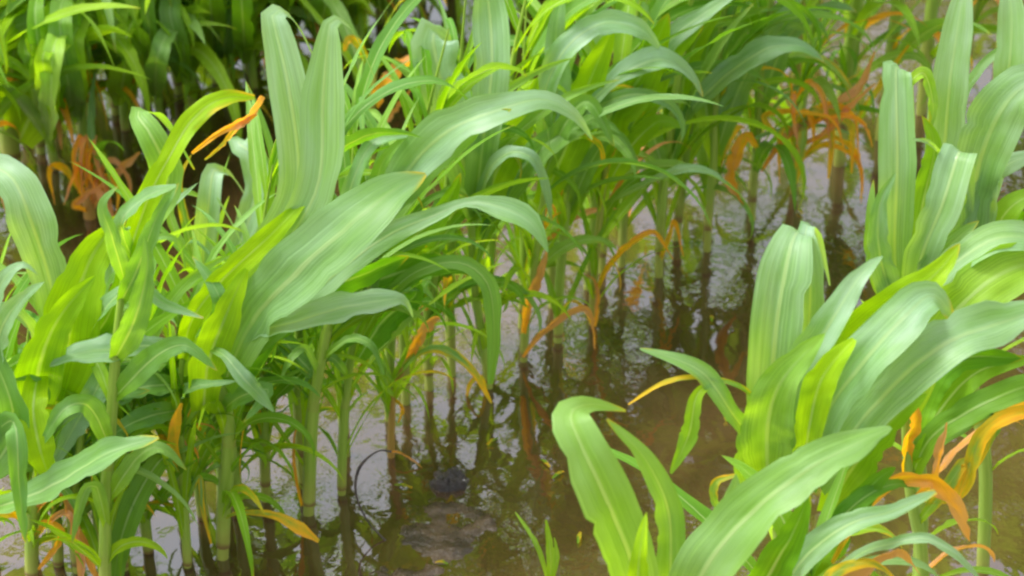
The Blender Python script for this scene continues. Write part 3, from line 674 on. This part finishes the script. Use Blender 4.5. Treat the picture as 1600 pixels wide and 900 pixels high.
p.leaf([(1425, 480, 0), (1440, 400, -.03), (1472, 320, -.03), (1496, 245, -.01)], [40, 60, 70, 64], .2, blue=.8, young=.25, curl=True)
p.leaf([(1430, 520, 0), (1450, 440, -.03), (1490, 380, -.04), (1530, 345, -.04)], 70, .35, young=.35, blue=.5)
p.leaf([(1425, 470, .02), (1440, 330, .03), (1460, 230, .03), (1440, 180, .03)], 60, 0, young=.5, blue=.1)
p.leaf([(1470, 240, 0), (1450, 222, -.02), (1425, 218, -.03)], [6, 10, 3], .3, young=.3, blue=.6)
p.leaf([(1425, 520, 0), (1370, 430, -.01), (1360, 350, -.01), (1365, 280, 0)], 34, .1, young=.4, blue=.3)
p.fill(5, .2, .5)
p = Plant(Vector((.55, 1.90, 0)), 'tall maize plant at the right edge, two upright blades and a rounded pale leaf', RIGHT)
p.stalk([(1540, 740), (1520, 600), (1510, 480), (1500, 380)], 15)
p.leaf([(1490, 440, 0), (1475, 300, 0), (1482, 150, 0), (1497, 40, .02), (1508, -30, .04)], [40, 66, 66, 52, 20], .1, blue=.75, young=.2, ruffle=.02, gut=.14)
p.leaf([(1510, 420, 0), (1552, 250, 0), (1575, 120, 0), (1580, 20, .02), (1570, -40, .04)], [30, 50, 54, 46, 20], .1, blue=.7, young=.2)
p.leaf([(1510, 420, 0), (1525, 280, -.03), (1555, 190, -.04), (1600, 135, -.04), (1660, 120, -.03)], [30, 84, 100, 80, 30], .2, blue=.7, young=.2)
p.leaf([(1505, 400, 0), (1500, 180, .02), (1528, 112, .03), (1572, 76, .04), (1600, 90, .04)], [12, 18, 18, 16, 4], .3, blue=.5)
p.leaf([(1510, 430, 0), (1540, 300, -.03), (1580, 255, -.04), (1650, 235, -.03)], 66, .4, blue=.85)
p.leaf([(1515, 460, 0), (1560, 350, -.02), (1600, 310, -.02), (1650, 300, 0)], 60, .1, young=.5, blue=.1)
p.leaf([(1515, 480, .02), (1550, 400, .02), (1600, 340, .02), (1640, 330, .02)], 60, -.3, young=.1, blue=0)
p.fill(7, .15, .5)

# ---- back row, top left
p = Plant((20, 262), 'bright green maize plant at the top left corner, the lightest of the back row', BACK)
p.upright(.45, .014)
p.leaf([(30, 220, 0), (70, 130, -.02), (95, 60, -.02), (100, -40, 0)], 130, -.1, young=.55, blue=0)
p.leaf([(20, 180, 0), (20, 90, -.04), (50, 20, -.05), (120, -40, -.04)], 90, -.1, young=.65, blue=0)
p.leaf([(60, 90, -.04), (108, 62, -.05), (120, 85, -.06), (116, 130, -.06)], [10, 26, 28, 4], .2, blue=.9)
p.fill(12, .05, .4, dry=.1)
p = Plant((140, 340), 'withered maize plant with curled yellow and orange leaves in the gap at the left', BACK)
p.upright(.14, .008, wilt=.8)
p.leaf([(140, 320, 0), (100, 262, 0), (75, 262, -.02), (85, 320, -.03)], [6, 18, 20, 4], .2, wilt=.55)
p.leaf([(140, 325, 0), (120, 280, -.02), (125, 255, -.03), (100, 320, -.04)], [6, 20, 26, 4], .1, wilt=.7)
p.leaf([(140, 330, 0), (165, 290, -.02), (190, 258, -.02), (218, 238, -.02)], [8, 22, 26, 8], .1, wilt=.95)
p.leaf([(142, 325, 0), (150, 290, -.03), (160, 310, -.05), (175, 345, -.06)], [6, 16, 18, 4], .1, wilt=.95)
p.leaf([(140, 330, 0), (115, 320, -.04), (140, 300, -.05), (165, 285, -.05)], [6, 18, 18, 4], .1, wilt=.85)
for q in range(8):
    r = p.rr; u0 = r.uniform(70, 215); v0 = r.uniform(240, 330)
    p.leaf([(140, 330, 0), ((u0 + 140) / 2, v0 - r.uniform(15, 40), -.02), (u0, v0, -.03), (u0 + r.uniform(-20, 20), v0 + r.uniform(20, 60), -.04)], [5, r.uniform(10, 18), r.uniform(9, 16), 3], .2, wilt=r.uniform(.52, .95))
p.fill(4, .02, .1, .5, dry=1.)
shared = 'dark green maize plant among the crowded back row along the top left'
rb = random.Random(5)
spots = [(-60, 300), (75, 238), (120, 205), (185, 178), (240, 165), (290, 145), (340, 128), (385, 112), (440, 95), (495, 75), (545, 50), (600, 30), (650, 5), (700, -18), (760, -45), (840, -85), (920, -130)]
for i, (u, v) in enumerate(spots):
    p = Plant(ground(u + rb.uniform(-12, 12), v), shared, BACK); p.yo = .45; p.upright(rb.uniform(.36, .44), .0075, (rb.uniform(0, .06), rb.uniform(-.03, .03)))  # yo lifts the leaf colour against the shade in this row
    p.fill(24, .03, .36, 1.1, bias=R(-40), spread=1.9, dry=.10); p.fill(10, .1, .36, 1.2, dry=0)
    for q in range(10):                             # fresh blades turned to the light
        a = rb.uniform(-50, 30); c = rb.uniform(30, 110); o_ = rb.uniform(40, 120); dd = -rb.uniform(.08, .34)
        p.leaf([(u + a * .2, v - o_ * .3, dd * .3), (u + a * .6, v - o_ - 20, dd), (u + a, v - o_ - c, dd), (u + a * 1.3 + 25, v - o_ - c - 40, dd * .6), (u + a * 1.4 + 60, v - o_ - c - 20, dd * .3)], rb.uniform(22, 56), rb.uniform(.05, .65), young=rb.uniform(.25, 1.), blue=rb.uniform(0, .5) * rb.random())
for i, (u, v) in enumerate(spots[:13]):
    q = ground(u + 24, v - 8); q += Vector((-.10, .16, 0))
    p = Plant(q, shared, BACK); p.yo = .45; tall = u > 330 or i % 2; p.upright(rb.uniform(.66, .8) + (.14 if u < 330 else 0) if tall else .5, .0075, (rb.uniform(0, .06), rb.uniform(-.03, .03))); p.fill(24, .02, .34, dry=.06); p.fill(*((14, .38, .98, 1.6) if tall and u < 330 else (11, .32, .74, 1.4) if tall else (10, .2, .45, 1.2)), bias=R(80), dry=0)
for i in range(11):                                # the same row runs on unseen past the top, added to darken the water
    x = .05 + i * .125
    p = Plant(Vector((x + rb.uniform(-.03, .03), 3.86 + (x) * 1.07, 0)), 'back row maize plant above the top edge, seen only mirrored in the water', BACK)
    p.upright(rb.uniform(.62, .8), .008); p.fill(12, .04, .4, 1.1, dry=0); p.fill(12, .32, .76, 1.45, dry=0)
for i, (u, v) in enumerate(spots[:12]):             # young short plants along its near side
    q = ground(u + 12, v + 26); p = Plant(q, shared, BACK); p.yo = .45; p.upright(rb.uniform(.2, .3), .006, (rb.uniform(0, .06), rb.uniform(-.03, .03)))
    p.fill(18, .01, .24, 1.0, bias=R(-20), spread=1.95, dry=.12)
# a further unseen row behind it, there for the water's reflections
for i in range(14):
    x = -1.5 + i * .22
    p = Plant(Vector((x, 4.25 + .62 * i * .22 + rb.uniform(-.05, .05), 0)), 'far maize plant behind the back row, unseen above the top edge', 'maize plants of the farthest row')
    p.upright(rb.uniform(.7, .85), .008); p.fill(18, .02, .4); p.fill(11, .35, .8, 1.5, dry=0)

p = Plant((582, 262), 'spindly maize plant with one orange leaf, just right of the two tall upright leaves', BACK)
p.stalk([(580, 200), (582, 150), (592, 80)], 9, .3)
p.leaf([(588, 165, 0), (600, 138, -.02), (625, 112, -.03), (655, 82, -.03)], [14, 40, 52, 10], .2, wilt=.7)
p.leaf([(585, 200, 0), (600, 190, -.02), (625, 160, -.03), (640, 140, -.03)], [6, 14, 18, 6], .1, wilt=.9)
p.leaf([(584, 120, 0), (560, 70, -.02), (545, 62, -.03), (538, 80, -.03)], [8, 16, 14, 4], .2, wilt=.4)
p.fill(6, .03, .25)
for q in PLANTS:
    if q.group == MAIN and 1.5 < q.y < 3.0: q.low(9 if q.y < 2.5 else 6)
# ---- small things
p = Plant((856, 906), 'small two-bladed green seedling in the water at the bottom centre', None, 'maize_seedling', 'seedling')
p.leaf([(856, 905, 0), (838, 850, 0), (805, 800, .02)], [6, 10, 2], 0, young=.6, blue=.1)
p.leaf([(860, 906, 0), (860, 862, 0), (853, 812, 0)], [10, 16, 3], 0, young=.7, blue=.1)
p.leaf([(862, 906, 0), (870, 870, 0), (866, 840, 0)], [8, 10, 2], 0, young=.6, blue=.1)
b = ground(603, 845)
me = tube([(at(u, v, b.y + d), .0009 + .0012 * ((u * 7 + v * 3) % 5) / 4, 0) for u, v, d in ((606, 848, 0), (575, 815, .01), (556, 770, .02), (562, 730, .03), (590, 705, .04), (612, 706, .04))], b, 24, 6)
for i, (u, v) in enumerate(((852, 724), (872, 742), (630, 760), (1112, 498), (1135, 655), (770, 690), (1250, 330), (420, 760), (905, 840), (690, 880))):  # added pale flecks stand in for light specks reflected on the water
    c = ground(u, v, .003); r = random.Random(i); a = r.uniform(0, 6.28); L = r.uniform(.005, .012)
    D = Vector((math.cos(a), math.sin(a), 0)); 
    me2 = blade([(c - D * L, .002, 0), (c + Z * .002, .006, 0), (c + D * L, .002, 0)], 900 + i, normal=Z, origin=c, n=8, nx=3, ruffle=.1)
    o = link('light_fleck', me2, None, LEAF, (.4, 0, 0)); o.location = c
    o['label'] = 'tiny pale fleck added for a light speck on the brown water'; o['category'] = 'light fleck'; o['group'] = 'pale flecks added for light specks on the water'
o = link('dead_stem', me, None, CLOD); o.location = b
o['label'] = 'thin dark dead stem bowed in a ring over the water'; o['category'] = 'dead stem'

# ------------------------------------------------------------------ light
w = bpy.data.worlds.new('World'); S.world = w; w.use_nodes = True
nt = w.node_tree; nt.nodes.clear(); g = G(nt)
EL, AZ = R(62), R(-80)
sky = g.n('ShaderNodeTexSky', sky_type='NISHITA', sun_disc=False, sun_elevation=EL, sun_rotation=AZ, dust_density=4.0)
hs = g.n('ShaderNodeHueSaturation'); hs.inputs['Saturation'].default_value = .28; g.l(sky.outputs[0], hs.inputs['Color'])
bg = g.n('ShaderNodeBackground'); bg.inputs['Strength'].default_value = .12; g.l(hs.outputs[0], bg.inputs[0])
wo = g.n('ShaderNodeOutputWorld'); g.l(bg.outputs[0], wo.inputs[0])
sl = bpy.data.lights.new('sun', 'SUN'); sl.energy = 1.5; sl.angle = R(22); sl.color = (1, .97, .92)
so = bpy.data.objects.new('sun', sl); COL.objects.link(so)
d = Vector((math.sin(AZ) * math.cos(EL), math.cos(AZ) * math.cos(EL), math.sin(EL)))
so.rotation_euler = d.to_track_quat('Z', 'Y').to_euler(); so.location = d * 5
S.view_settings.view_transform = 'Standard'; S.view_settings.look = 'None'; S.view_settings.gamma = 1
S.view_settings.exposure = 1.7
S.render.engine = 'CYCLES'
S.cycles.max_bounces = 8; S.cycles.transmission_bounces = 6; S.cycles.diffuse_bounces = 4
S.cycles.filter_width = 2.4
